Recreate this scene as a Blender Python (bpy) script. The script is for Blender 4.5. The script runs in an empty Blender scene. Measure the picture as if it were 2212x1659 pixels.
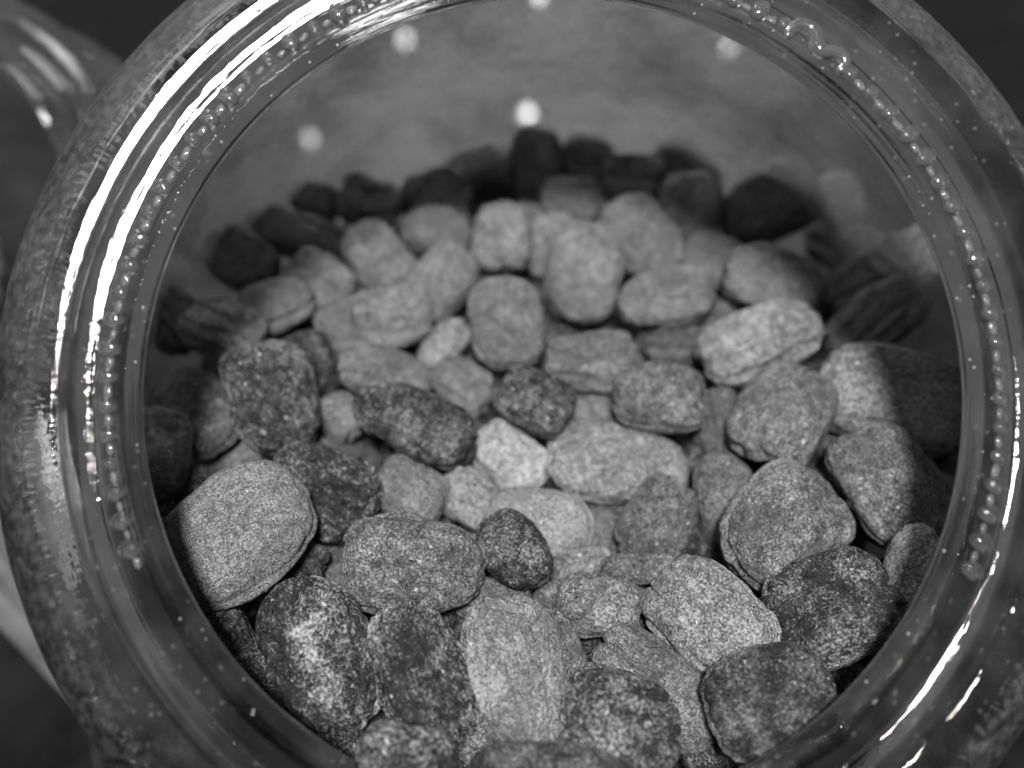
import bpy, bmesh, math, random
import numpy as np
from mathutils import Vector, Matrix, noise

# ------------------------------------------------------------------ frame of reference
MM = 0.001
PITCH = math.radians(46)
CAMZ = 245.0                                   # camera height above the table, mm
CF = np.array([0, math.cos(PITCH), -math.sin(PITCH)])
CU = np.array([0, math.sin(PITCH), math.cos(PITCH)])
CX = np.array([1.0, 0, 0])
FPX, PX0, PY0 = 1736.0, 1106.0, 829.5          # focal length and centre, in units of a 2212 x 1659 print
TILT = math.radians(38)                        # the mouth plane against the table
MT = np.array([0, math.cos(TILT), math.sin(TILT)])
MN = np.array([0, -math.sin(TILT), math.cos(TILT)])
MC = 104.5 * CF + 5.5 * CX + 0.6 * CU + np.array([0, 0, CAMZ])   # centre of the mouth, mm

def W(p):
    return Vector((p[0] * MM, p[1] * MM, p[2] * MM))

sc = bpy.context.scene
COL = sc.collection

# ------------------------------------------------------------------ camera
cam = bpy.data.cameras.new('camera')
cam.sensor_width = 36
cam.lens = 36 * FPX / 2212
cam.clip_start = 0.002
cam.clip_end = 20
cam.dof.use_dof = True
cam.dof.focus_distance = 0.121
cam.dof.aperture_fstop = cam.lens / 3.7
cam.dof.aperture_blades = 0
cam_o = bpy.data.objects.new('camera', cam)
COL.objects.link(cam_o)
cam_o.location = (0, 0, CAMZ * MM)
cam_o.rotation_euler = (math.radians(90) - PITCH, 0, 0)
sc.camera = cam_o

# ------------------------------------------------------------------ world, lamps, exposure
w = bpy.data.worlds.new('World')
sc.world = w
w.use_nodes = True
w.node_tree.nodes['Background'].inputs[0].default_value = (1, 1, 1, 1)
w.node_tree.nodes['Background'].inputs[1].default_value = 0.095

def lamp(name, pos, target, size, power):
    l = bpy.data.lights.new(name, 'AREA')
    l.shape = 'DISK'
    l.size = size * MM
    l.energy = power
    o = bpy.data.objects.new(name, l)
    COL.objects.link(o)
    o.location = W(pos)
    o.rotation_euler = (W(target) - W(pos)).to_track_quat('-Z', 'Y').to_euler()
    return o

KEYDIR = np.array([-0.015, -0.46, 0.887])
lamp('ceiling_spot', MC + 330 * KEYDIR, MC, 52, 2.4)
lamp('back_fill', MC + np.array([40, 520, 30]), MC + np.array([0, 80, -20]), 60, 1.5)  # added lamp, brightens the film on the back glass from behind
st = lamp('ceiling_strip', MC + np.array([-205, -110, 530]), MC, 45, 0.3)
st.data.shape = 'RECTANGLE'; st.data.size = 0.40; st.data.size_y = 0.026
zax = (st.location - W(MC)).normalized()
xax = Vector((-0.707, -0.586, -0.395)); xax = (xax - zax * xax.dot(zax)).normalized(); yax = zax.cross(xax)
st.rotation_euler = Matrix((xax, yax, zax)).transposed().to_euler()
lamp('glint_lamp', np.array([-125, 290, 445]), np.array([-112, 194, 160]), 95, 0.3)  # added lamp, placed to put glints on the smaller jar's rim
# far ceiling spots, seen as glints in the polished table behind the jar
for gx, gy, gp in ((1140, 245, 0.13), (670, 300, 0.05), (875, 85, 0.06), (1575, 100, 0.04), (1165, -12, 0.07)):
    gd = CF + CX * ((gx - PX0) / FPX) + CU * ((PY0 - gy) / FPX)
    hit = np.array([0, 0, CAMZ]) + gd * (CAMZ / -gd[2])
    up = gd * np.array([1, 1, -1]) / np.linalg.norm(gd)
    lamp('far_spot', hit + up * 1700, hit, 22, gp)

sc.view_settings.view_transform = 'Standard'
sc.view_settings.look = 'None'
sc.view_settings.exposure = 0
sc.view_settings.gamma = 1
sc.render.engine = 'CYCLES'
sc.cycles.use_denoising = True
sc.cycles.caustics_reflective = False
sc.cycles.caustics_refractive = False
sc.cycles.max_bounces = 11
sc.cycles.transmission_bounces = 9
sc.cycles.transparent_max_bounces = 12
sc.cycles.sample_clamp_indirect = 4

# ------------------------------------------------------------------ helpers
def tag(o, label=None, cat=None, group=None, kind=None):
    if label: o['label'] = label
    if cat: o['category'] = cat
    if group: o['group'] = group
    if kind: o['kind'] = kind
    return o

def link(name, me, mat=None, parent=None, smooth=True):
    if mat and not me.materials: me.materials.append(mat)
    if smooth: me.polygons.foreach_set('use_smooth', [True] * len(me.polygons))
    o = bpy.data.objects.new(name, me)
    COL.objects.link(o)
    o.parent = parent
    return o

def mesh(name, v, f):
    me = bpy.data.meshes.new(name)
    me.from_pydata([tuple(x) for x in v], [], f)
    me.update()
    return me

def node(nt, kind, **kw):
    n = nt.nodes.new(kind)
    for k, v in kw.items():
        if k in n.inputs: n.inputs[k].default_value = v
        else: setattr(n, k, v)
    return n

def newmat(name):
    m = bpy.data.materials.new(name)
    m.use_nodes = True
    m.node_tree.nodes.clear()
    out = m.node_tree.nodes.new('ShaderNodeOutputMaterial')
    return m, m.node_tree, out

def grey(v): return (v, v, v, 1)

def math_(nt, op, a, b=None, clamp=False):
    n = nt.nodes.new('ShaderNodeMath'); n.operation = op; n.use_clamp = clamp
    for i, x in enumerate((a, b)):
        if x is None: continue
        if isinstance(x, (int, float)): n.inputs[i].default_value = x
        else: nt.links.new(x, n.inputs[i])
    return n.outputs[0]

def ramp(nt, src, lo, hi, a=0.0, b=1.0, smooth=True):
    n = nt.nodes.new('ShaderNodeMapRange')
    n.interpolation_type = 'SMOOTHSTEP' if smooth else 'LINEAR'
    nt.links.new(src, n.inputs['Value'])
    for k, v in (('From Min', lo), ('From Max', hi), ('To Min', a), ('To Max', b)):
        if isinstance(v, (int, float)): n.inputs[k].default_value = v
        else: nt.links.new(v, n.inputs[k])
    return n.outputs['Result']

# ------------------------------------------------------------------ materials
def candy_material():
    m, nt, out = newmat('sugared_candy')
    L = nt.links
    tc = node(nt, 'ShaderNodeTexCoord')
    oi = node(nt, 'ShaderNodeObjectInfo')
    sep = node(nt, 'ShaderNodeSeparateColor'); L.new(oi.outputs['Color'], sep.inputs[0])
    cov, tone, sug = sep.outputs[0], sep.outputs[1], sep.outputs[2]
    off = node(nt, 'ShaderNodeVectorMath', operation='SCALE'); off.inputs[0].default_value = (3.1, 5.7, 7.3)
    L.new(oi.outputs['Random'], off.inputs['Scale'])
    add = node(nt, 'ShaderNodeVectorMath', operation='ADD')
    L.new(tc.outputs['Object'], add.inputs[0]); L.new(off.outputs[0], add.inputs[1])
    wn = node(nt, 'ShaderNodeTexWhiteNoise', noise_dimensions='1D'); L.new(oi.outputs['Random'], wn.inputs['W'])
    ps = node(nt, 'ShaderNodeVectorMath', operation='SCALE'); L.new(add.outputs[0], ps.inputs[0])
    L.new(ramp(nt, wn.outputs['Value'], 0.0, 1.0, 0.72, 1.35, False), ps.inputs['Scale'])    # each candy has its own grain size
    P = ps.outputs[0]
    def nz(scale, detail, rough=0.55, dist=0.0):
        n = node(nt, 'ShaderNodeTexNoise', Scale=scale, Detail=detail, Roughness=rough, Distortion=dist)
        L.new(P, n.inputs['Vector']); return n.outputs['Fac']
    patch = nz(130, 2, 0.5, 0.3)
    mid = nz(640, 3, 0.6)
    fine = nz(2300, 3, 0.7)
    v = node(nt, 'ShaderNodeTexVoronoi', Scale=2100); L.new(P, v.inputs['Vector'])
    v2 = node(nt, 'ShaderNodeTexVoronoi', Scale=1300); L.new(P, v2.inputs['Vector'])
    sepv = node(nt, 'ShaderNodeSeparateColor'); L.new(v2.outputs['Color'], sepv.inputs[0])
    # amount of sugar at this point
    s = math_(nt, 'ADD', math_(nt, 'MULTIPLY', math_(nt, 'SUBTRACT', patch, 0.5), 0.9),
              math_(nt, 'MULTIPLY', math_(nt, 'SUBTRACT', mid, 0.5), 0.8))
    s = math_(nt, 'ADD', s, math_(nt, 'MULTIPLY', math_(nt, 'SUBTRACT', fine, 0.5), 1.4))
    s = math_(nt, 'ADD', s, math_(nt, 'SUBTRACT', cov, 0.5))
    at = node(nt, 'ShaderNodeAttribute', attribute_name='seam')
    s = math_(nt, 'ADD', s, math_(nt, 'MULTIPLY', at.outputs['Fac'], 0.22))
    st_ = node(nt, 'ShaderNodeAttribute', attribute_name='streak')
    s = math_(nt, 'ADD', s, math_(nt, 'MULTIPLY', st_.outputs['Fac'], 0.24))
    mask = ramp(nt, s, -0.25, 0.33)
    # single loose grains
    grain = math_(nt, 'MULTIPLY', ramp(nt, sepv.outputs[0], 0.86, 0.9), ramp(nt, v2.outputs['Distance'], 0.3, 0.18))
    grain = math_(nt, 'MULTIPLY', grain, 0.08)
    mask = math_(nt, 'MAXIMUM', mask, grain)
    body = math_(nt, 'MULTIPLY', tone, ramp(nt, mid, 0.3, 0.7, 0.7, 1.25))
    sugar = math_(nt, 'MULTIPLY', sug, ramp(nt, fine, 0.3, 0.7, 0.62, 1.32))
    mixc = node(nt, 'ShaderNodeMix', data_type='FLOAT')
    L.new(mask, mixc.inputs[0]); L.new(body, mixc.inputs[2]); L.new(sugar, mixc.inputs[3])
    comb = node(nt, 'ShaderNodeCombineColor')
    for i in range(3): L.new(mixc.outputs[0], comb.inputs[i])
    h = math_(nt, 'ADD', math_(nt, 'MULTIPLY', fine, 1.5), math_(nt, 'MULTIPLY', mid, 1.2))
    h = math_(nt, 'ADD', h, math_(nt, 'MULTIPLY', mask, 0.5))
    h = math_(nt, 'SUBTRACT', h, math_(nt, 'MULTIPLY', v.outputs['Distance'], 0.5))
    bump = node(nt, 'ShaderNodeBump', Strength=1.0, Distance=0.00048); L.new(h, bump.inputs['Height'])
    lump = nz(230, 2, 0.5, 0.6)
    rid = math_(nt, 'ABSOLUTE', math_(nt, 'SUBTRACT', nz(170, 2, 0.55, 1.2), 0.5))
    hb = math_(nt, 'ADD', lump, ramp(nt, rid, 0.0, 0.07, 0.0, 0.35))
    bump2 = node(nt, 'ShaderNodeBump', Strength=0.8, Distance=0.0013); L.new(hb, bump2.inputs['Height'])
    L.new(bump2.outputs[0], bump.inputs['Normal'])
    pb = node(nt, 'ShaderNodeBsdfPrincipled', Roughness=0.62)
    pb.inputs['Specular IOR Level'].default_value = 0.16
    L.new(comb.outputs[0], pb.inputs['Base Color']); L.new(bump.outputs[0], pb.inputs['Normal'])
    # crystal facets: each cell tips its own way and some catch the lamp
    nrm = node(nt, 'ShaderNodeNewGeometry')
    sub = node(nt, 'ShaderNodeVectorMath', operation='SUBTRACT'); sub.inputs[1].default_value = (0.5, 0.5, 0.5)
    L.new(v.outputs['Color'], sub.inputs[0])
    scl = node(nt, 'ShaderNodeVectorMath', operation='SCALE', Scale=2.0); L.new(sub.outputs[0], scl.inputs[0])
    ad = node(nt, 'ShaderNodeVectorMath', operation='ADD'); L.new(scl.outputs[0], ad.inputs[0]); L.new(nrm.outputs['Normal'], ad.inputs[1])
    nn = node(nt, 'ShaderNodeVectorMath', operation='NORMALIZE'); L.new(ad.outputs[0], nn.inputs[0])
    gl = node(nt, 'ShaderNodeBsdfGlossy', Roughness=0.22); gl.inputs['Color'].default_value = grey(0.9)
    L.new(nn.outputs[0], gl.inputs['Normal'])
    mx = node(nt, 'ShaderNodeMixShader', Fac=0.006)
    L.new(pb.outputs[0], mx.inputs[1]); L.new(gl.outputs[0], mx.inputs[2])
    L.new(mx.outputs[0], out.inputs['Surface'])
    return m

def rim_glass_material():
    """clear pressed glass with faint flow lines round the ring and a little sugar dust"""
    m, nt, out = newmat('pressed_glass')
    L = nt.links
    tc = node(nt, 'ShaderNodeTexCoord')
    sx = node(nt, 'ShaderNodeSeparateXYZ'); L.new(tc.outputs['Object'], sx.inputs[0])
    r = math_(nt, 'SQRT', math_(nt, 'ADD', math_(nt, 'MULTIPLY', sx.outputs[0], sx.outputs[0]), math_(nt, 'MULTIPLY', sx.outputs[1], sx.outputs[1])))
    a = math_(nt, 'ARCTAN2', sx.outputs[1], sx.outputs[0])
    cv = node(nt, 'ShaderNodeCombineXYZ')
    L.new(math_(nt, 'MULTIPLY', r, 1000.0), cv.inputs[0]); L.new(math_(nt, 'MULTIPLY', a, 2.2), cv.inputs[1])
    L.new(math_(nt, 'MULTIPLY', sx.outputs[2], 1000.0), cv.inputs[2])
    n1 = node(nt, 'ShaderNodeTexNoise', Scale=0.9, Detail=3); L.new(cv.outputs[0], n1.inputs['Vector'])
    n2 = node(nt, 'ShaderNodeTexNoise', Scale=700, Detail=3); L.new(tc.outputs['Object'], n2.inputs['Vector'])
    n3 = node(nt, 'ShaderNodeTexNoise', Scale=120, Detail=2); L.new(tc.outputs['Object'], n3.inputs['Vector'])
    h = math_(nt, 'ADD', n1.outputs['Fac'], math_(nt, 'MULTIPLY', n2.outputs['Fac'], 0.16))
    v9 = node(nt, 'ShaderNodeTexVoronoi', Scale=1000); L.new(tc.outputs['Object'], v9.inputs['Vector'])
    band = math_(nt, 'MULTIPLY', ramp(nt, r, 0.0695, 0.0703), ramp(nt, r, 0.0738, 0.0728))
    h = math_(nt, 'ADD', h, math_(nt, 'MULTIPLY', math_(nt, 'MULTIPLY', v9.outputs['Distance'], band), -1.0))
    bump = node(nt, 'ShaderNodeBump', Strength=0.32, Distance=0.0002); L.new(h, bump.inputs['Height'])
    g = node(nt, 'ShaderNodeBsdfGlass', IOR=1.5, Roughness=0.0); g.inputs['Color'].default_value = grey(0.97)
    L.new(bump.outputs[0], g.inputs['Normal'])
    d = node(nt, 'ShaderNodeBsdfDiffuse'); d.inputs['Color'].default_value = grey(0.6)
    v = node(nt, 'ShaderNodeTexVoronoi', Scale=900); L.new(tc.outputs['Object'], v.inputs['Vector'])
    sv = node(nt, 'ShaderNodeSeparateColor'); L.new(v.outputs['Color'], sv.inputs[0])
    speck = math_(nt, 'MULTIPLY', ramp(nt, v.outputs['Distance'], 0.32, 0.16), ramp(nt, math_(nt, 'ADD', sv.outputs[0], math_(nt, 'MULTIPLY', n3.outputs['Fac'], 0.8)), 1.15, 1.3))
    fac = math_(nt, 'ADD', math_(nt, 'MULTIPLY', speck, 0.08), ramp(nt, n3.outputs['Fac'], 0.35, 0.7, 0.0, 0.025))
    fac = math_(nt, 'ADD', fac, math_(nt, 'MULTIPLY', ramp(nt, r, 0.0685, 0.0705), ramp(nt, n2.outputs['Fac'], 0.35, 0.72, 0.0, 0.05)))
    mx = node(nt, 'ShaderNodeMixShader')
    L.new(fac, mx.inputs[0]); L.new(g.outputs[0], mx.inputs[1]); L.new(d.outputs[0], mx.inputs[2])
    L.new(mx.outputs[0], out.inputs['Surface'])
    return m

def wall_glass_material(name, dust_lo, dust_hi, dust_grey):
    """thin jar wall: fresnel mirror over clear, under a mottled film of sugar dust"""
    m, nt, out = newmat(name)
    L = nt.links
    tc = node(nt, 'ShaderNodeTexCoord')
    n1 = node(nt, 'ShaderNodeTexNoise', Scale=52, Detail=5, Roughness=0.65, Distortion=0.15); L.new(tc.outputs['Object'], n1.inputs['Vector'])
    n2 = node(nt, 'ShaderNodeTexNoise', Scale=1100, Detail=2); L.new(tc.outputs['Object'], n2.inputs['Vector'])
    n3 = node(nt, 'ShaderNodeTexNoise', Scale=22, Detail=1); L.new(tc.outputs['Object'], n3.inputs['Vector'])
    bump = node(nt, 'ShaderNodeBump', Strength=0.25, Distance=0.002); L.new(n3.outputs['Fac'], bump.inputs['Height'])
    t = node(nt, 'ShaderNodeBsdfTransparent'); t.inputs['Color'].default_value = grey(0.95)
    g = node(nt, 'ShaderNodeBsdfGlossy', Roughness=0.03); L.new(bump.outputs[0], g.inputs['Normal'])
    fr = node(nt, 'ShaderNodeFresnel', IOR=1.5); L.new(bump.outputs[0], fr.inputs['Normal'])
    geo = node(nt, 'ShaderNodeNewGeometry')
    # same mirror strength from either side of the sheet
    lw = node(nt, 'ShaderNodeLayerWeight', Blend=0.5)
    f5 = math_(nt, 'POWER', lw.outputs['Facing'], 4.0)
    fres = math_(nt, 'ADD', math_(nt, 'MULTIPLY', f5, 0.8), 0.045, clamp=True)
    m1 = node(nt, 'ShaderNodeMixShader'); L.new(fres, m1.inputs[0]); L.new(t.outputs[0], m1.inputs[1]); L.new(g.outputs[0], m1.inputs[2])
    d = node(nt, 'ShaderNodeBsdfDiffuse'); d.inputs['Color'].default_value = grey(dust_grey)
    fac = ramp(nt, n1.outputs['Fac'], 0.3, 0.72, dust_lo, dust_hi)
    fac = math_(nt, 'MULTIPLY', fac, ramp(nt, n2.outputs['Fac'], 0.3, 0.7, 0.75, 1.2))
    sy = node(nt, 'ShaderNodeSeparateXYZ'); L.new(tc.outputs['Object'], sy.inputs[0])
    edge = math_(nt, 'ADD', sy.outputs[1], math_(nt, 'MULTIPLY', n3.outputs['Fac'], 0.03))
    fac = math_(nt, 'MULTIPLY', fac, ramp(nt, edge, -0.012, 0.03, 0.06, 1.0))       # the film lies on the back half of the jar
    m2 = node(nt, 'ShaderNodeMixShader'); L.new(fac, m2.inputs[0]); L.new(m1.outputs[0], m2.inputs[1]); L.new(d.outputs[0], m2.inputs[2])
    tl = node(nt, 'ShaderNodeBsdfTranslucent'); tl.inputs['Color'].default_value = grey(dust_grey)
    m3 = node(nt, 'ShaderNodeMixShader', Fac=0.5); L.new(d.outputs[0], m3.inputs[1]); L.new(tl.outputs[0], m3.inputs[2])
    L.new(m3.outputs[0], m2.inputs[2])
    L.new(m2.outputs[0], out.inputs['Surface'])
    return m

def plain_material(name, base, rough, scale=60, vary=0.3):
    m, nt, out = newmat(name)
    L = nt.links
    tc = node(nt, 'ShaderNodeTexCoord')
    n = node(nt, 'ShaderNodeTexNoise', Scale=scale, Detail=5); L.new(tc.outputs['Object'], n.inputs['Vector'])
    c = ramp(nt, n.outputs['Fac'], 0.3, 0.7, base * (1 - vary), base * (1 + vary))
    cc = node(nt, 'ShaderNodeCombineColor')
    for i in range(3): L.new(c, cc.inputs[i])
    b = node(nt, 'ShaderNodeBump', Strength=0.2 if rough > 0.1 else 0.01, Distance=0.001); L.new(n.outputs['Fac'], b.inputs['Height'])
    p = node(nt, 'ShaderNodeBsdfPrincipled', Roughness=rough)
    L.new(cc.outputs[0], p.inputs['Base Color']); L.new(b.outputs[0], p.inputs['Normal'])
    L.new(p.outputs[0], out.inputs['Surface'])
    return m

M_CANDY = candy_material()
M_RIM = rim_glass_material()
def bead_material(name, highlight, col):  # pale diffuse share stands in for lamp highlights on clear glass
    m, nt, out = newmat(name); L = nt.links
    g = node(nt, 'ShaderNodeBsdfGlass', IOR=1.5, Roughness=0.04)
    p = node(nt, 'ShaderNodeBsdfPrincipled', Roughness=0.25); p.inputs['Base Color'].default_value = grey(col)
    tc = node(nt, 'ShaderNodeTexCoord'); n = node(nt, 'ShaderNodeTexNoise', Scale=900, Detail=2); L.new(tc.outputs['Object'], n.inputs['Vector'])
    mx = node(nt, 'ShaderNodeMixShader'); L.new(ramp(nt, n.outputs['Fac'], 0.3, 0.7, highlight * 0.7, highlight * 1.3), mx.inputs[0])
    L.new(g.outputs[0], mx.inputs[1]); L.new(p.outputs[0], mx.inputs[2]); L.new(mx.outputs[0], out.inputs['Surface'])
    return m
M_BEAD = bead_material('highlit_bead_glass', 0.07, 0.4)
M_DASH = bead_material('glint_dash_glass', 0.12, 0.7)  # pale mix paints the bright glint between two beads
M_WALL = wall_glass_material('dusty_jar_glass', 0.12, 0.52, 0.6)
M_WALL2 = wall_glass_material('clear_jar_glass', 0.03, 0.10, 0.5)
M_TABLE = plain_material('dark_table_top', 0.018, 0.05, 40, 0.5)
M_CARD = plain_material('pale_board', 0.4, 0.8)
M_SUGAR = plain_material('sugar', 0.75, 0.4, 900)

# ------------------------------------------------------------------ table
tb = mesh('table_top', [(-2, -1.5, 0), (2, -1.5, 0), (2, 2.5, 0), (-2, 2.5, 0)], [(0, 1, 2, 3)])
tag(link('table_top', tb, M_TABLE, smooth=False), 'dark table top under the jars', 'table', kind='structure')

# ------------------------------------------------------------------ the jar
def catmull(pts, n, closed=False):
    pts = np.array(pts, float); out = []
    N = len(pts)
    rng = range(N) if closed else range(N - 1)
    for i in rng:
        if closed: p0, p1, p2, p3 = pts[i - 1], pts[i], pts[(i + 1) % N], pts[(i + 2) % N]
        else: p0, p1, p2, p3 = pts[max(i - 1, 0)], pts[i], pts[i + 1], pts[min(i + 2, N - 1)]
        for k in range(n):
            t = k / n
            out.append(0.5 * (2 * p1 + (p2 - p0) * t + (2 * p0 - 5 * p1 + 4 * p2 - p3) * t * t + (3 * p1 - p0 - 3 * p2 + p3) * t ** 3))
    if not closed: out.append(pts[-1])
    return np.array(out)

jar = bpy.data.objects.new('glass_jar', None)
COL.objects.link(jar)
jar.location = (0, 0.114, 0)
tag(jar, 'large clear glass jar with slanted round mouth and beaded rim, full of candies', 'jar')
JL = np.array([0, 114.0, 0])

# body: sections as centre (y, z), plane tilt, half width, half depth to the back / to the front, squareness back / front
def mo(h): p = MC + h * MN; return (p[1], p[2])
def rl(y, z): return (y, z + CAMZ)
SEC = [
    (*mo(-13.4), 38, 70, 70, 70, 2.0, 2.0),
    (*mo(-17), 38, 73, 73, 73, 2.1, 2.2),
    (*mo(-23), 38, 76.5, 76.5, 76, 2.3, 2.6),
    (*mo(-31), 38, 79, 79, 77, 2.4, 4.0),
    (*rl(98, -117), 31, 81, 85, 79, 2.4, 5.5),
    (*rl(106, -134), 20, 83, 93, 79, 2.4, 6.5),
    (*rl(112, -156), 8, 84.5, 89, 77, 2.5, 6.5),
    (*rl(114, -181), 0, 84.5, 85, 76, 2.6, 6.0),
    (*rl(114, -210), 0, 84, 84, 76, 2.6, 6.0),
    (*rl(114, -236), 0, 83, 83, 75, 2.6, 6.0),
    (*rl(114, -243), 0, 78, 78, 70, 2.6, 6.0),
]
def body_shell(inset, nseg=128, sub=6):
    S = catmull([s for s in SEC], sub)
    x0 = MC[0]
    rows = []
    for k, s in enumerate(S):
        y, z, tl, hx, hb, hf, eb, ef = s
        tl = math.radians(tl); row = []
        for j in range(nseg):
            a = 2 * math.pi * j / nseg
            c, si = math.cos(a), math.sin(a)
            e = ef + (eb - ef) * (0.5 + 0.5 * max(-1, min(1, si * 2.5)))
            ux = math.copysign(abs(c) ** (2 / e), c); ut = math.copysign(abs(si) ** (2 / e), si)
            u = ut * ((hb if si > 0 else hf) - inset)
            xx = ux * (hx - inset)
            row.append((x0 + xx, y + u * math.cos(tl), z + u * math.sin(tl)))
        rows.append(row)
    return rows
def build_body():
    out = body_shell(0); inn = body_shell(3.2)
    lift = [(p[0], p[1], 7.0) for p in inn[-1]]
    inn = [r for r in inn if min(p[2] for p in r) > 7.5] + [lift]
    n = len(out[0]); V = []; F = []
    def add(rows, flip):
        b = len(V)
        for r in rows: V.extend([((p[0] - JL[0]) * MM, (p[1] - JL[1]) * MM, p[2] * MM) for p in r])
        for i in range(len(rows) - 1):
            for j in range(n):
                q = (b + i * n + j, b + i * n + (j + 1) % n, b + (i + 1) * n + (j + 1) % n, b + (i + 1) * n + j)
                F.append(q if flip else q[::-1])
        last = [b + (len(rows) - 1) * n + j for j in range(n)]
        F.append(tuple(last) if flip else tuple(last[::-1]))
        return b
    a = add(out, False); b = add(inn, True)
    for j in range(n): F.append((a + j, a + (j + 1) % n, b + (j + 1) % n, b + j))
    return mesh('body', V, F)
body = link('body', build_body(), M_WALL, jar)

# mouth rim: a solid ring of glass turned about the mouth axis
PROF = [(55.0, -3.4), (55.0, -2.3), (55.12, -2.05), (56.2, -0.95), (56.45, -0.86), (57.2, -1.1), (57.8, -1.6), (58.6, -1.95), (59.6, -2.05), (60.4, -2.2), (60.9, -2.3),
        (62.0, -1.92), (63.0, -1.67), (64.0, -1.58), (64.6, -1.68), (65.2, -1.98), (65.6, -2.05), (66.1, -1.88), (67.0, -1.58), (68.0, -1.38), (69.0, -1.32), (70.0, -1.46),
        (71.5, -1.98), (73.5, -3.05), (75.8, -4.9), (77.7, -7.3), (78.6, -9.9), (78.0, -12.0), (75.5, -13.2), (71.5, -13.4), (67.5, -12.8), (64.8, -11.2), (61.5, -9.2), (58.3, -7.2), (56.0, -5.4)]
def build_rim(nseg=288):
    P = catmull(PROF, 4, True); n = len(P); V = []; F = []
    for i in range(nseg):
        a = 2 * math.pi * i / nseg
        for k, (r, h) in enumerate(P):
            q = noise.noise(Vector((math.cos(a) * 3, math.sin(a) * 3, k * 0.11)))
            q2 = noise.noise(Vector((math.cos(a) * 14, math.sin(a) * 14, k * 0.2 + 9)))
            rr = r + 0.10 * q + 0.008 * q2; hh = h + 0.006 * q2 + 0.05 * q
            V.append((rr * math.cos(a) * MM, rr * math.sin(a) * MM, hh * MM))
    for i in range(nseg):
        i2 = (i + 1) % nseg
        for k in range(n):
            k2 = (k + 1) % n
            F.append((i * n + k, i2 * n + k, i2 * n + k2, i * n + k2))
    me = mesh('mouth_rim', V, F)
    bm = bmesh.new(); bm.from_mesh(me); bmesh.ops.recalc_face_normals(bm, faces=bm.faces); bm.to_mesh(me); bm.free()
    return me
rim = link('mouth_rim', build_rim(), M_RIM, jar)
# ring axes: x right, y up the slant, z out of the mouth
RM = Matrix(((1, 0, 0, 0), (0, MT[1], MN[1], 0), (0, MT[2], MN[2], 0), (0, 0, 0, 1)))
rim.matrix_local = Matrix.Translation(W(MC - JL)) @ RM

def ellipsoid_mesh(name, rx, ry, rz, sub=3):
    bm = bmesh.new(); bmesh.ops.create_icosphere(bm, subdivisions=sub, radius=1)
    for v in bm.verts: v.co = Vector((v.co.x * rx * MM, v.co.y * ry * MM, v.co.z * rz * MM))
    me = bpy.data.meshes.new(name); bm.to_mesh(me); bm.free(); return me
bead_me = ellipsoid_mesh('bead', 1.5, 1.15, 0.9)
dash_me = ellipsoid_mesh('glint_dash', 0.5, 0.95, 0.3, 3)  # added bars that stand in for glints between the beads
NB = 97
MARK = math.radians(51.6)
rr_ = random.Random(4)
for i in range(NB):
    a = 2 * math.pi * (i + 0.37) / NB
    for me, nm, off in ((bead_me, 'bead', 0.0), (dash_me, 'glint_dash', math.pi / NB)):
        b = a + off
        if not -25 < (math.degrees(b) + 60) % 360 - 60 < 205: continue      # the row dies out along the lower rim
        if abs((b - MARK + math.pi) % (2 * math.pi) - math.pi) < (0.088 if nm == 'bead' else 0.075): continue
        o = link(nm, me, M_BEAD if nm == 'bead' else M_DASH, rim)
        s = 1 + rr_.uniform(-0.32, 0.12)
        o.matrix_local = Matrix.Rotation(b, 4, 'Z') @ Matrix.Translation((58.85 * MM, 0, (-1.15 if nm == 'bead' else -1.75) * MM)) @ Matrix.Rotation(rr_.uniform(-0.15, 0.15), 4, 'Z') @ Matrix.Diagonal((s, s, s, 1))

# embossed wavy mould mark
def tube(name, pts, radii, nseg=12):
    V = []; F = []; P = [Vector(p) for p in pts]
    for i, p in enumerate(P):
        t = (P[min(i + 1, len(P) - 1)] - P[max(i - 1, 0)]).normalized()
        u = t.cross(Vector((0, 0, 1))).normalized(); v = u.cross(t)
        for k in range(nseg):
            a = 2 * math.pi * k / nseg
            V.append((p + (u * math.cos(a) + v * math.sin(a)) * radii[i]) * MM)
    for i in range(len(P) - 1):
        for k in range(nseg):
            F.append((i * nseg + k, i * nseg + (k + 1) % nseg, (i + 1) * nseg + (k + 1) % nseg, (i + 1) * nseg + k))
    F.append(tuple(range(nseg))[::-1]); F.append(tuple((len(P) - 1) * nseg + k for k in range(nseg)))
    return mesh(name, V, F)
ctrl = [(-1.6, 4.0), (-0.6, 4.4), (1.0, 3.9), (1.6, 2.6), (1.3, 1.2), (0.2, 0.3), (-0.2, -0.7), (0.6, -1.9), (1.1, -3.2), (0.3, -4.4), (-1.3, -4.3)]
cp = catmull([(x, y) for x, y in ctrl], 4)
ncp = len(cp)
mk = link('mould_mark', tube('mould_mark', [(x, y, 0) for x, y in cp], [0.35 + 0.75 * math.sin(math.pi * min(1, max(0, i / (ncp - 1)))) ** 0.5 for i in range(ncp)]), M_BEAD, rim)
mk.matrix_local = Matrix.Rotation(MARK, 4, 'Z') @ Matrix.Translation((58.75 * MM, 0, -1.2 * MM))

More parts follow.
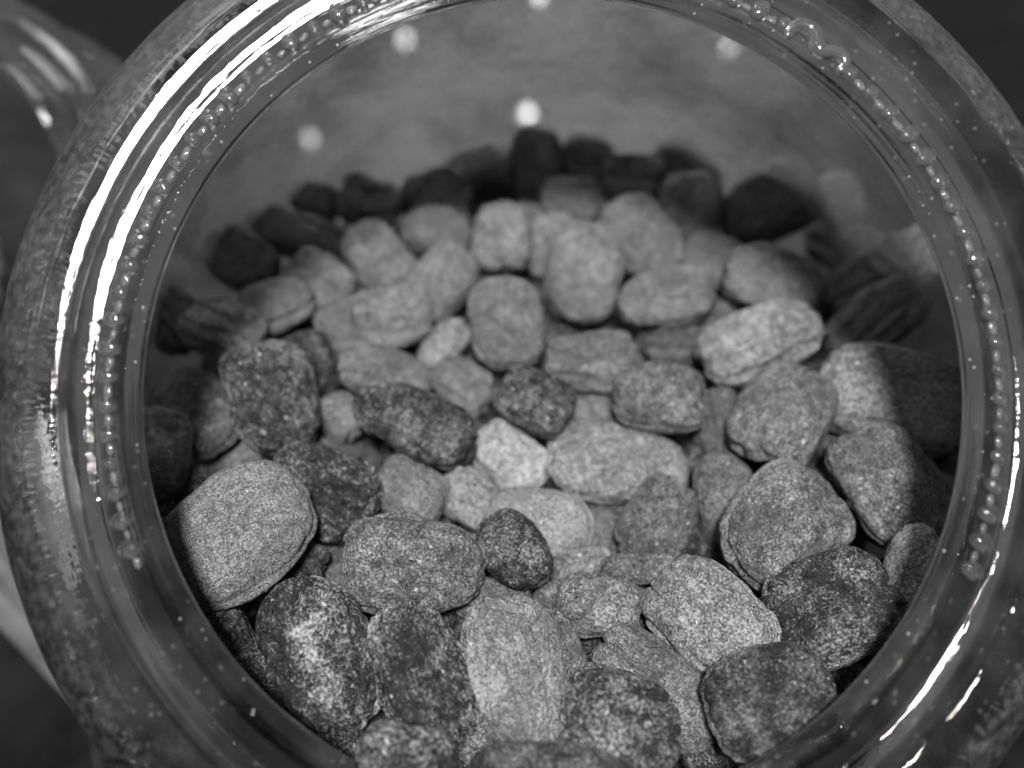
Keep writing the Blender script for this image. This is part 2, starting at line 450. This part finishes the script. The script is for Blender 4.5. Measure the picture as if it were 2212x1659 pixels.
# ------------------------------------------------------------------ candies
def candy_mesh(a, b, c, seed, sub, dents, sq=2.5, seam=1.0, streak=False):
    """a pillow of boiled candy: flattened, with a seam round its edge, dents and lumps (half sizes in mm)"""
    rnd = random.Random(seed)
    bm = bmesh.new(); bmesh.ops.create_icosphere(bm, subdivisions=sub, radius=1)
    D = []
    for i in range(dents):
        th = rnd.uniform(0, 2 * math.pi); zz = rnd.uniform(-0.2, 0.95)
        q = math.sqrt(1 - zz * zz)
        D.append((Vector((q * math.cos(th), q * math.sin(th), zz)), rnd.uniform(0.10, 0.3), rnd.uniform(0.04, 0.13) * min(1, 1)))
    wr = rnd.choice((0.35, 0.6, 0.85, 1.1)); streakv = []
    o1 = Vector((rnd.uniform(0, 50), rnd.uniform(0, 50), rnd.uniform(0, 50)))
    skew = rnd.uniform(-0.14, 0.14); sk2 = rnd.uniform(-0.16, 0.16); zs = rnd.uniform(-0.12, 0.12)
    gro = rnd.uniform(0.12, 0.24)
    pz = rnd.uniform(0.5, 0.82); pr_ = rnd.uniform(0.62, 0.86); seamv = []
    for v in bm.verts:
        p = v.co.copy()
        rho = math.hypot(p.x, p.y)
        th = math.atan2(p.y, p.x)
        cs, sn = abs(math.cos(th)), abs(math.sin(th))
        k = (cs ** sq + sn ** sq) ** (-1 / sq)           # rounded-box outline
        lat = math.asin(max(-1, min(1, p.z)))
        rad = abs(math.cos(lat)) ** pr_
        z = math.copysign(abs(math.sin(lat)) ** pz, p.z)
        zl = z - zs * math.cos(th + 1) - 0.08 * math.sin(2 * th)
        flange = 0.06 * seam * math.exp(-(zl / 0.07) ** 2) - 0.05 * seam * math.exp(-((zl - gro) / 0.06) ** 2)
        r = k * rad + flange
        seamv.append(math.exp(-(zl / 0.11) ** 2))
        x = r * math.cos(th); y = r * math.sin(th)
        y *= 1 + skew * x; z *= 1 + sk2 * x
        n = p.normalized()
        dd = 0.0
        for dv, dr, da in D:
            ang = (n - dv).length
            dd -= da * math.exp(-(ang / dr) ** 2) - 0.35 * da * math.exp(-((ang - 1.6 * dr) / (0.5 * dr)) ** 2)
        q = Vector((x * a, y * b, z * c))
        lum = 0.6 * noise.noise(q * 0.12 + o1) + 0.24 * noise.noise(q * 0.33 + o1 * 1.7)
        if wr and sub >= 5:
            lum -= wr * max(0.0, 1 - 6 * abs(noise.noise(Vector((q.x * 0.035, q.y * 0.24, q.z * 0.16)) + o1)))
        if streak:
            streakv.append(max(0.0, 1 - ((y + 0.14 * math.sin(3 * x) + 0.1 * noise.noise(p * 3)) / 0.42) ** 2) * (1 if p.z > 0 and -0.35 < x else 0) * min(1, max(0, (0.95 - x) * 4)))
        if sub >= 5:
            lum += 0.12 * noise.noise(q * 0.9 + o1) + 0.06 * noise.noise(q * 2.1 + o1)
        v.co = (q + n * (lum + dd * c)) * MM
    me = bpy.data.meshes.new('sugared_candy'); bm.to_mesh(me); bm.free()
    me.attributes.new('seam', 'FLOAT', 'POINT').data.foreach_set('value', seamv)
    if streak: me.attributes.new('streak', 'FLOAT', 'POINT').data.foreach_set('value', streakv)
    return me

D_, M_, L_, B_ = (0.40, 0.030, 0.36), (0.54, 0.11, 0.34), (0.62, 0.19, 0.35), (0.75, 0.34, 0.48)  # some tones carry light: lifted in the rim shadow, palest in the centre hollow
# x, y (print units), length, width, angle, tone, layer, dents, label
C = [
 (515,1155,360,285,-50,L_,0,2,'big pale candy with blunt corners, lower left, against the rim'),
 (695,1062,275,205,25,D_,0,1,'dark speckled squarish candy touching the big pale one at lower left'),
 (590,858,275,205,76,D_,0,1,'upright speckled candy with pale seam edge, left side'),
 (425,890,225,190,38,M_,0,1,'dark ragged candy left of the upright speckled one'),
 (345,980,215,140,100,M_,0,0,'dark candy half hidden by the left rim, standing on edge'),
 (485,712,185,150,18,M_,0,1,'dark coarse candy at the far left edge of the lit pile'),
 (365,690,170,150,40,M_,0,1,'blackish shaded candy against the left rim'),
 (668,795,175,125,68,D_,1,0,'dark candy peeking from behind the upright speckled one'),
 (400,1095,210,110,-52,D_,1,0,'dark sliver of candy under the big pale one at left'),
 (895,1222,322,220,6,M_,0,2,'large textured oval candy with a small dark dimple, front centre left'),
 (700,1412,385,250,54,D_,0,1,'long dark candy with a pale streak down its middle, front left'),
 (912,1460,330,210,64,D_,0,1,'dark grainy candy between the pale streaked one and front centre'),
 (1108,1450,345,228,86,L_,0,1,'upright pale grey candy at front centre'),
 (1112,1190,195,145,52,D_,0,0,'small dark wedge shaped candy in the centre hollow'),
 (1292,1312,195,138,5,M_,1,1,'small grey oval candy lying low in front of the hollow'),
 (1527,1345,312,238,42,L_,0,1,'pale evenly dusted barrel shaped candy at front right'),
 (1695,1145,312,262,-38,M_,0,2,'large candy with a deep round dimple, right of centre'),
 (1795,1312,295,240,-22,D_,0,1,'very dark glossy speckled candy at lower right'),
 (1665,1515,305,235,-18,D_,0,1,'dark blotchy candy at the lower right against the rim'),
 (1340,1565,270,225,18,D_,0,1,'dark coarse candy at the bottom centre right'),
 (1415,1480,320,205,46,M_,1,1,'grey candy leaning behind the dark coarse one at bottom'),
 (1922,1045,305,212,62,M_,0,1,'tall pale candy by the right rim above the dark glossy one'),
 (1925,858,330,240,20,L_,0,2,'big candy by the right rim with a dark hollow and shaded end'),
 (1972,1232,205,125,102,L_,0,0,'pale candy standing on edge, half hidden by the right rim'),
 (1688,895,265,205,-62,M_,0,1,'wide grey candy with a double ridged edge, right of centre'),
 (1340,1008,325,185,10,L_,1,1,'broad flat pale candy lying in the middle of the pile'),
 (897,918,295,165,26,D_,0,1,'long dark candy tilted down to the right, left of centre'),
 (1156,868,182,138,26,D_,0,1,'small dark wrinkled candy near the middle'),
 (1424,858,212,165,6,M_,0,1,'round grey candy right of the small wrinkled one'),
 (1640,738,285,182,-14,L_,0,1,'large pale oval candy with pale spots, right of centre'),
 (1668,608,212,148,24,L_,0,2,'pale candy tilted down right, behind the large pale oval'),
 (1275,782,215,148,2,L_,0,1,'pale oval candy lying level in the very middle'),
 (1095,697,225,170,88,L_,0,2,'upright pale candy left of the level middle one'),
 (1262,592,228,165,98,L_,0,2,'upright wrinkled candy in the middle distance'),
 (848,690,192,148,-8,L_,0,1,'pale candy with a bright top and split edge, left of middle'),
 (948,612,185,132,-50,L_,0,1,'pale candy leaning up right behind the split edged one'),
 (598,662,172,125,-20,L_,0,1,'pale blurred candy behind the dark coarse one at left'),
 (690,612,155,125,30,L_,0,1,'pale blurred candy two rows behind at left'),
 (818,555,185,125,62,L_,0,0,'candy half lit, half shaded at the back left'),
 (1085,512,155,128,90,L_,0,1,'pale square ended candy at the back centre'),
 (942,502,155,108,0,L_,0,1,'pale candy on the back row, left of centre'),
 (1232,438,135,108,0,L_,0,1,'small pale candy lit alone amid the dark back row'),
 (1488,466,190,138,94,L_,0,1,'upright candy at back right with a shaded top'),
 (1388,520,205,150,60,L_,0,1,'pale ridged candy leaning at back right of centre'),
 (1190,530,145,115,92,L_,1,0,'pale candy wedged low between two at the back centre'),
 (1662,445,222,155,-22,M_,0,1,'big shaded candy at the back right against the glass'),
 (1435,645,225,135,-14,L_,0,1,'pale crumpled candy right of the upright wrinkled one'),
 (1905,592,275,130,-26,L_,0,1,'long shaded candy by the upper right rim'),
 (1890,695,235,148,-38,L_,0,1,'candy half in shadow under the long shaded one at right'),
 (1815,432,125,95,62,L_,0,0,'small candy against the glass behind the big shaded one'),
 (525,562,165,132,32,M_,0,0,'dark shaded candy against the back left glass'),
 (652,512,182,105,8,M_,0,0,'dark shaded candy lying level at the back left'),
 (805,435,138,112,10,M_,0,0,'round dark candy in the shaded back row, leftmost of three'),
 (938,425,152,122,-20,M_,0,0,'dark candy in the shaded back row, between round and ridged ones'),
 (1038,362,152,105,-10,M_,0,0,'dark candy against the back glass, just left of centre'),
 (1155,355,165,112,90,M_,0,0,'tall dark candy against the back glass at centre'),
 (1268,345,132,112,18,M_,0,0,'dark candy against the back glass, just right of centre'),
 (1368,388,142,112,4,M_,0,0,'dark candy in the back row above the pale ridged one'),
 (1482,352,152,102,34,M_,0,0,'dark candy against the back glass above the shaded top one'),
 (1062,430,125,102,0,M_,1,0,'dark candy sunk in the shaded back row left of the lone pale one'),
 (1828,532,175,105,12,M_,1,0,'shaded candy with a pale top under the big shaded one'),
 (742,708,145,115,60,L_,1,1,'pale candy beside the split edged one, on its left'),
 (835,802,225,125,14,L_,1,1,'pale candy behind the long dark tilted one'),
 (962,748,145,85,-46,L_,1,0,'narrow pale candy tilted up right below the split edged one'),
 (1002,835,155,112,42,L_,1,1,'pale candy between the long dark and small wrinkled ones'),
 (1102,995,195,145,52,B_,1,1,'bright candy above the centre hollow'),
 (1172,1138,235,150,16,B_,1,1,'brightest candy, down in the centre hollow'),
 (893,1065,175,135,30,L_,1,1,'pale candy low under the long dark one'),
 (1002,1075,155,125,42,L_,1,1,'pale rounded candy left of the bright hollow'),
 (1418,1125,215,165,-60,M_,1,1,'grey fluted candy below the broad flat one'),
 (1570,1085,235,145,80,M_,1,1,'grey candy behind the deep dimpled one, on its left'),
 (1552,912,155,115,80,M_,1,1,'grey candy between the round one and the double ridged one'),
 (738,905,115,92,62,L_,1,0,'small pale candy between the upright speckled and long dark ones'),
 (1245,1222,145,85,-12,L_,2,0,'pale candy low beside the small dark wedge'),
 (1385,1230,195,72,0,M_,1,0,'thin candy lying edge on behind the pale barrel one'),
 (1215,1285,125,58,-16,M_,1,0,'thin leaf like candy beside the small low grey oval'),
 (490,1372,175,112,62,D_,1,0,'dark candy under the rim below the big pale one'),
 (650,1212,115,92,20,D_,1,0,'small black and white speckled candy in a gap at lower left'),
 (880,1640,235,165,14,D_,0,0,'dark candy cut by the lower rim, left of bottom centre'),
 (1200,1690,390,165,3,D_,0,0,'blurred dark candy lying along the bottom rim'),
 (1205,1405,175,95,70,M_,1,0,'grey candy edge showing right of the upright front centre one'),
 (1280,905,155,115,10,L_,1,0,'pale candy top between the wrinkled one and the broad flat one'),
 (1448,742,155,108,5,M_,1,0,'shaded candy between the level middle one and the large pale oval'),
 (2072,955,155,125,80,M_,1,0,'dark candy deep behind the right rim'),
 (1065,1295,175,95,8,M_,1,0,'grey candy top behind the upright front centre one'),
 (1542,562,155,115,30,L_,1,0,'pale candy low behind the tilted back right one'),
 (572,488,112,85,-25,M_,0,0,'small candy with a pale rim high at the back left glass'),
 (685,432,115,82,20,M_,0,0,'small pale candy touching the back left glass'),
 (775,610,100,72,40,D_,1,0,'small dark candy in a gap at the back left'),
 (560,1490,190,120,55,D_,2,0,'dark candy deep under the long pale streaked one'),
]
SURF = -111.5                                   # mean height of candy centres below the camera, mm
cen = []; axes = []; dims = []; meta = []; rays = []; fixed = []
rnd = random.Random(11)
for i, (x, y, Lp, Wp, ang, tone, layer, dents, lab) in enumerate(C):
    d = CF + CX * ((x - PX0) / FPX) + CU * ((PY0 - y) / FPX)
    dip = -5.0 * math.exp(-(((x - 1180) / 260) ** 2 + ((y - 1090) / 170) ** 2))
    zz = SURF - (0, 8.0, 14.0)[layer] + dip
    t = zz / d[2]
    p = d * t
    f = t
    fit = 0.925 if y > 620 else 0.99
    a = Lp / 2 * f / FPX * fit; b = Wp / 2 * f / FPX * fit
    c = max(4.2, min(6.6, b * 0.66)) if Wp > 80 else max(3.4, b)
    v = -d / np.linalg.norm(d)
    nr = 0.8 * v + 0.35 * np.array([0, 0, 1.0]) + np.array([rnd.gauss(0, 0.2), rnd.gauss(0, 0.2), rnd.gauss(0, 0.15)])
    nr /= np.linalg.norm(nr)
    th = math.radians(ang)
    e1 = math.cos(th) * CX - math.sin(th) * CU
    e1 = e1 - nr * e1.dot(nr); e1 /= np.linalg.norm(e1)
    e2 = np.cross(nr, e1)
    cen.append(p); axes.append(np.array([e1, e2, nr])); dims.append((a, b, c)); rays.append(-v)
    meta.append((tone, dents, lab, i)); fixed.append(True)

# lower layers: jittered rows of candies that show in the gaps and through the jar's shoulders
def inside(p, pad):
    x, y, z = p[0] - MC[0], p[1], p[2]
    ex = abs(x) / (80.5 - pad); cy = 112; ey = (y - cy) / ((84 if y > cy else 74) - pad); q = 2.6 if y > cy else 6.0
    return ex ** q + abs(ey) ** q < 1
for lay, z in enumerate((-127, -137.5)):
    for iy in range(10):
        for ix in range(9):
            p = np.array([(ix - 4 + 0.5 * ((iy + lay) % 2)) * 19.5 + rnd.uniform(-3, 3) + 4, 36 + iy * 17.0 + rnd.uniform(-3, 3), z + rnd.uniform(-1.5, 1.5)])
            if not inside(p, 9): continue
            if lay == 1 and inside(p, 30): continue
            a = rnd.uniform(10, 12.5); b = rnd.uniform(7.5, 9); c = rnd.uniform(5, 6.2)
            nr = np.array([rnd.gauss(0, .3), rnd.gauss(0, .3), 1.0]); nr /= np.linalg.norm(nr)
            th = rnd.uniform(0, math.pi)
            e1 = np.array([math.cos(th), math.sin(th), 0]); e1 -= nr * e1.dot(nr); e1 /= np.linalg.norm(e1)
            cen.append(p); axes.append(np.array([e1, np.cross(nr, e1), nr])); dims.append((a, b, c))
            rays.append(p / np.linalg.norm(p)); meta.append((rnd.choice((D_, D_, D_, M_)), 1, None, lay)); fixed.append(False)

# settle: push overlapping neighbours apart, the seen ones mostly nearer or farther
P = np.array(cen); P0 = P.copy(); A = np.array(axes); DM = np.array(dims) * 1.07; R = np.array(rays)
fx = np.array(fixed); N = len(P)
pf = P @ CF; pxy = np.stack([P @ CX / pf, P @ CU / pf], 1)
inview = (np.hypot(pxy[~fx, 0] - 0.05, pxy[~fx, 1]) < 0.55)
for it in range(160):
    d = P[None] - P[:, None]
    dist = np.linalg.norm(d, axis=2) + np.eye(N) * 1e3
    u = d / dist[..., None]
    loc = np.einsum('iab,ijb->ija', A, u)
    r1 = 1 / np.sqrt(((loc / DM[:, None]) ** 2).sum(2))
    s1 = np.sqrt(((loc * DM[:, None]) ** 2).sum(2))
    rad = 0.65 * r1 + 0.35 * s1
    ov = np.clip((rad + rad.T) * 0.97 - dist, 0, 3)
    push = -(u * (ov * 0.16)[..., None]).sum(1)
    al = (push * R).sum(1)[:, None] * R
    step = np.where(fx[:, None], al * 1.0 + (push - al) * 0.34, push * 0.8 + np.minimum(push, 0) * [0, 0, 0.5])
    P += step
    off = P - P0
    ofa = (off * R).sum(1)[:, None] * R
    P -= np.where(fx[:, None], (off - ofa) * 0.06 + ofa * 0.008, off * 0.02)
    # buried ones stay buried
    P[~fx, 2] = np.minimum(P[~fx, 2], np.where(inview, -125.0, -119.0))

keep = []
for i in range(N):
    if meta[i][2] is None and not inside(P[i], 6): continue
    keep.append(i)
SHOWN = {*range(90, 99), 102, 103, 105, *range(107, 115), 116, 117, 118, *range(120, 126), *range(127, 132), *range(133, 142), 143, 144, 148, 149, 150, 151, 153, 155, 160, 163}
buried = [i for i in keep if meta[i][2] is None and i not in SHOWN]     # nothing of these shows: part of the heap below
keep = [i for i in keep if i not in buried]
def gap_label(p):
    if p[1] < 76 and p[0] < -44: return 'dark candy seen through the glass below the rim at lower left', 'candies behind the lower left glass'
    if p[1] < 76 and p[0] > 44: return 'dark candy seen through the glass below the rim at lower right', 'candies behind the lower right glass'
    row = 'front' if p[1] < 80 else 'middle' if p[1] < 125 else 'back'
    side = 'left' if p[0] < -18 else 'right' if p[0] > 30 else 'centre'
    return 'buried candy glimpsed in a gap at the %s %s of the pile' % (row, side), 'buried candies in gaps at the %s %s' % (row, side)
filler_me = [candy_mesh(11.2, 8.3, 5.6, 900 + k, 4, 1) for k in range(6)]
for i in keep:
    tone, dents, lab, k = meta[i]
    a, b, c = dims[i]
    if lab:
        near = np.linalg.norm(P[i]) < 150
        me = candy_mesh(a, b, c, 100 + i, 6 if near else 5, dents, sq=2.4 + (i * 37 % 10) * 0.15, seam=0.5 + (i * 53 % 10) * 0.09, streak=(i == 10))
        s = (1, 1, 1)
    else:
        me = filler_me[i % 6]; s = (a / 11.2, b / 8.3, c / 5.6)
    o = link('sugared_candy', me, M_CANDY)
    ax = A[i]
    m = Matrix(((ax[0][0], ax[1][0], ax[2][0]), (ax[0][1], ax[1][1], ax[2][1]), (ax[0][2], ax[1][2], ax[2][2]))).to_4x4()
    o.matrix_world = Matrix.Translation(W(P[i] + np.array([0, 0, CAMZ]))) @ m @ Matrix.Diagonal((*s, 1))
    j = random.Random(i)
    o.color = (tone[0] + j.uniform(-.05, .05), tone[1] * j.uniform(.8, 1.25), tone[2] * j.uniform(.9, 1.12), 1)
    if lab: tag(o, lab, 'candy', 'sugar dusted candies on top of the pile')
    else:
        gl_, gg_ = gap_label(P[i]); tag(o, gl_, 'candy', gg_)

# the rest of the fill, seen only as a mass through the lower glass
bmh = bmesh.new(); base = bmesh.new(); bmesh.ops.create_icosphere(base, subdivisions=3, radius=1)
bv = [v.co.copy() for v in base.verts]; bf = [[v.index for v in f.verts] for f in base.faces]; base.free()
V = []; F = []
for i in buried:
    n0 = len(V)
    for q in bv:
        w_ = P[i] + q.x * dims[i][0] * A[i][0] + q.y * dims[i][1] * A[i][1] + q.z * dims[i][2] * A[i][2]
        V.append((w_[0] * MM, (w_[1] - 114) * MM, (w_[2] + CAMZ) * MM))
    F += [tuple(n0 + x for x in f) for f in bf]
for lay in range(8):
    z = -144 - lay * 11.5
    for iy in range(11):
        for ix in range(9):
            p = np.array([(ix - 4 + 0.5 * ((iy + lay) % 2)) * 19 + rnd.uniform(-2, 2), 36 + iy * 16.5 + rnd.uniform(-2, 2), z + rnd.uniform(-2, 2)])
            if not inside(p, 12) or inside(p, 34): continue
            m = Matrix.Rotation(rnd.uniform(0, 3.14), 3, 'Z') @ Matrix.Rotation(rnd.uniform(-.5, .5), 3, 'X')
            n0 = len(V)
            for q in bv:
                w_ = m @ Vector((q.x * 10.5, q.y * 8, q.z * 5.5))
                V.append((((w_.x + p[0]) * MM), (w_.y + p[1] - 114) * MM, (w_.z + p[2] + CAMZ) * MM))
            F += [tuple(n0 + x for x in f) for f in bf]
hp = link('candy_heap', mesh('candy_heap', V, F), M_CANDY)
hp.location = (0, 0.114, 0); hp.color = (0.45, 0.05, 0.42, 1)
tag(hp, 'mass of dark candies filling the lower jar behind the glass', 'candy', kind='stuff')

# loose sugar grains on the lip
V = []; F = []; rg = random.Random(77)
cube = [(-1, -1, -1), (1, -1, -1), (1, 1, -1), (-1, 1, -1), (-1, -1, 1), (1, -1, 1), (1, 1, 1), (-1, 1, 1)]
cf = [(0, 3, 2, 1), (4, 5, 6, 7), (0, 1, 5, 4), (1, 2, 6, 5), (2, 3, 7, 6), (3, 0, 4, 7)]
for i in range(70):
    a = rg.uniform(0, 2 * math.pi)
    r = rg.choice((rg.gauss(55.3, 0.25), rg.gauss(55.6, 0.3), rg.gauss(57.0, 0.8)))
    r = max(55.15, r)
    h = np.interp(r, [55, 55.12, 56.2, 56.45, 57.2, 57.8, 58.6, 60.4], [-2.3, -2.05, -.95, -.86, -1.1, -1.6, -1.95, -2.2]) + 0.03
    s = rg.uniform(0.03, 0.085)
    m = Matrix.Rotation(rg.uniform(0, 3), 3, 'Z') @ Matrix.Rotation(rg.uniform(0, 3), 3, 'X')
    n0 = len(V)
    for q in cube:
        w_ = m @ Vector(q) * s
        V.append(((r * math.cos(a) + w_.x) * MM, (r * math.sin(a) + w_.y) * MM, (h + w_.z) * MM))
    F += [tuple(n0 + x for x in f) for f in cf]
sg = link('sugar_grains', mesh('sugar_grains', V, F), M_SUGAR, smooth=False)
sg.matrix_world = Matrix.Translation(W(MC)) @ RM
tag(sg, 'loose sugar grains stuck to the glass rim', 'sugar', kind='stuff')

# ------------------------------------------------------------------ neighbours, out of focus
K = 0.8
nj = bpy.data.objects.new('glass_jar', None); COL.objects.link(nj)
nj.scale = (K, K, K)
NC = np.array([-152.0, 163.0, 0.0])
nj.location = W(NC - K * (MC - JL) * np.array([1, 1, 0]))
tag(nj, 'smaller blurred glass jar behind the rim at upper left, with lamp glints', 'jar')
nbm = body.data.copy(); nbm.materials[0] = M_WALL2
nb = link('body', nbm, None, nj)
nr_ = link('mouth_rim', rim.data, None, nj)
nr_.matrix_local = Matrix.Translation(W(MC - JL)) @ RM
rn = random.Random(5)
for k in range(26):
    px, py = NC[0] + rn.uniform(-46, 46), 163 + 22 + rn.uniform(-58, 52)
    pz_, ra, rb = rn.uniform(-12, 6), rn.uniform(0, 3), rn.uniform(-.5, .5)
    if k in (3, 5, 9, 10, 13, 14, 19, 22): continue          # nothing of these shows
    o = link('sugared_candy', filler_me[k % 6], None)
    o.matrix_world = Matrix.Translation(W((px, py, 88 + pz_))) @ Matrix.Rotation(ra, 4, 'Z') @ Matrix.Rotation(rb, 4, 'X')
    o.color = (0.5, 0.08, 0.36, 1)
    tag(o, 'blurred candy inside the smaller jar at upper left', 'candy', 'candies in the smaller jar')
bm = bmesh.new(); bmesh.ops.create_cube(bm, size=1)
for v in bm.verts: v.co = Vector((v.co.x * 0.014, v.co.y * 0.04, v.co.z * 0.105))
bmesh.ops.bevel(bm, geom=list(bm.edges), offset=0.003, segments=2, affect='EDGES')
me = bpy.data.meshes.new('pale_block'); bm.to_mesh(me); bm.free()
bx = link('pale_block', me, M_CARD, smooth=False)
bx.location = (-0.1205, 0.113, 0.0525)
tag(bx, 'narrow pale block standing at the left edge beside the jar', 'block')
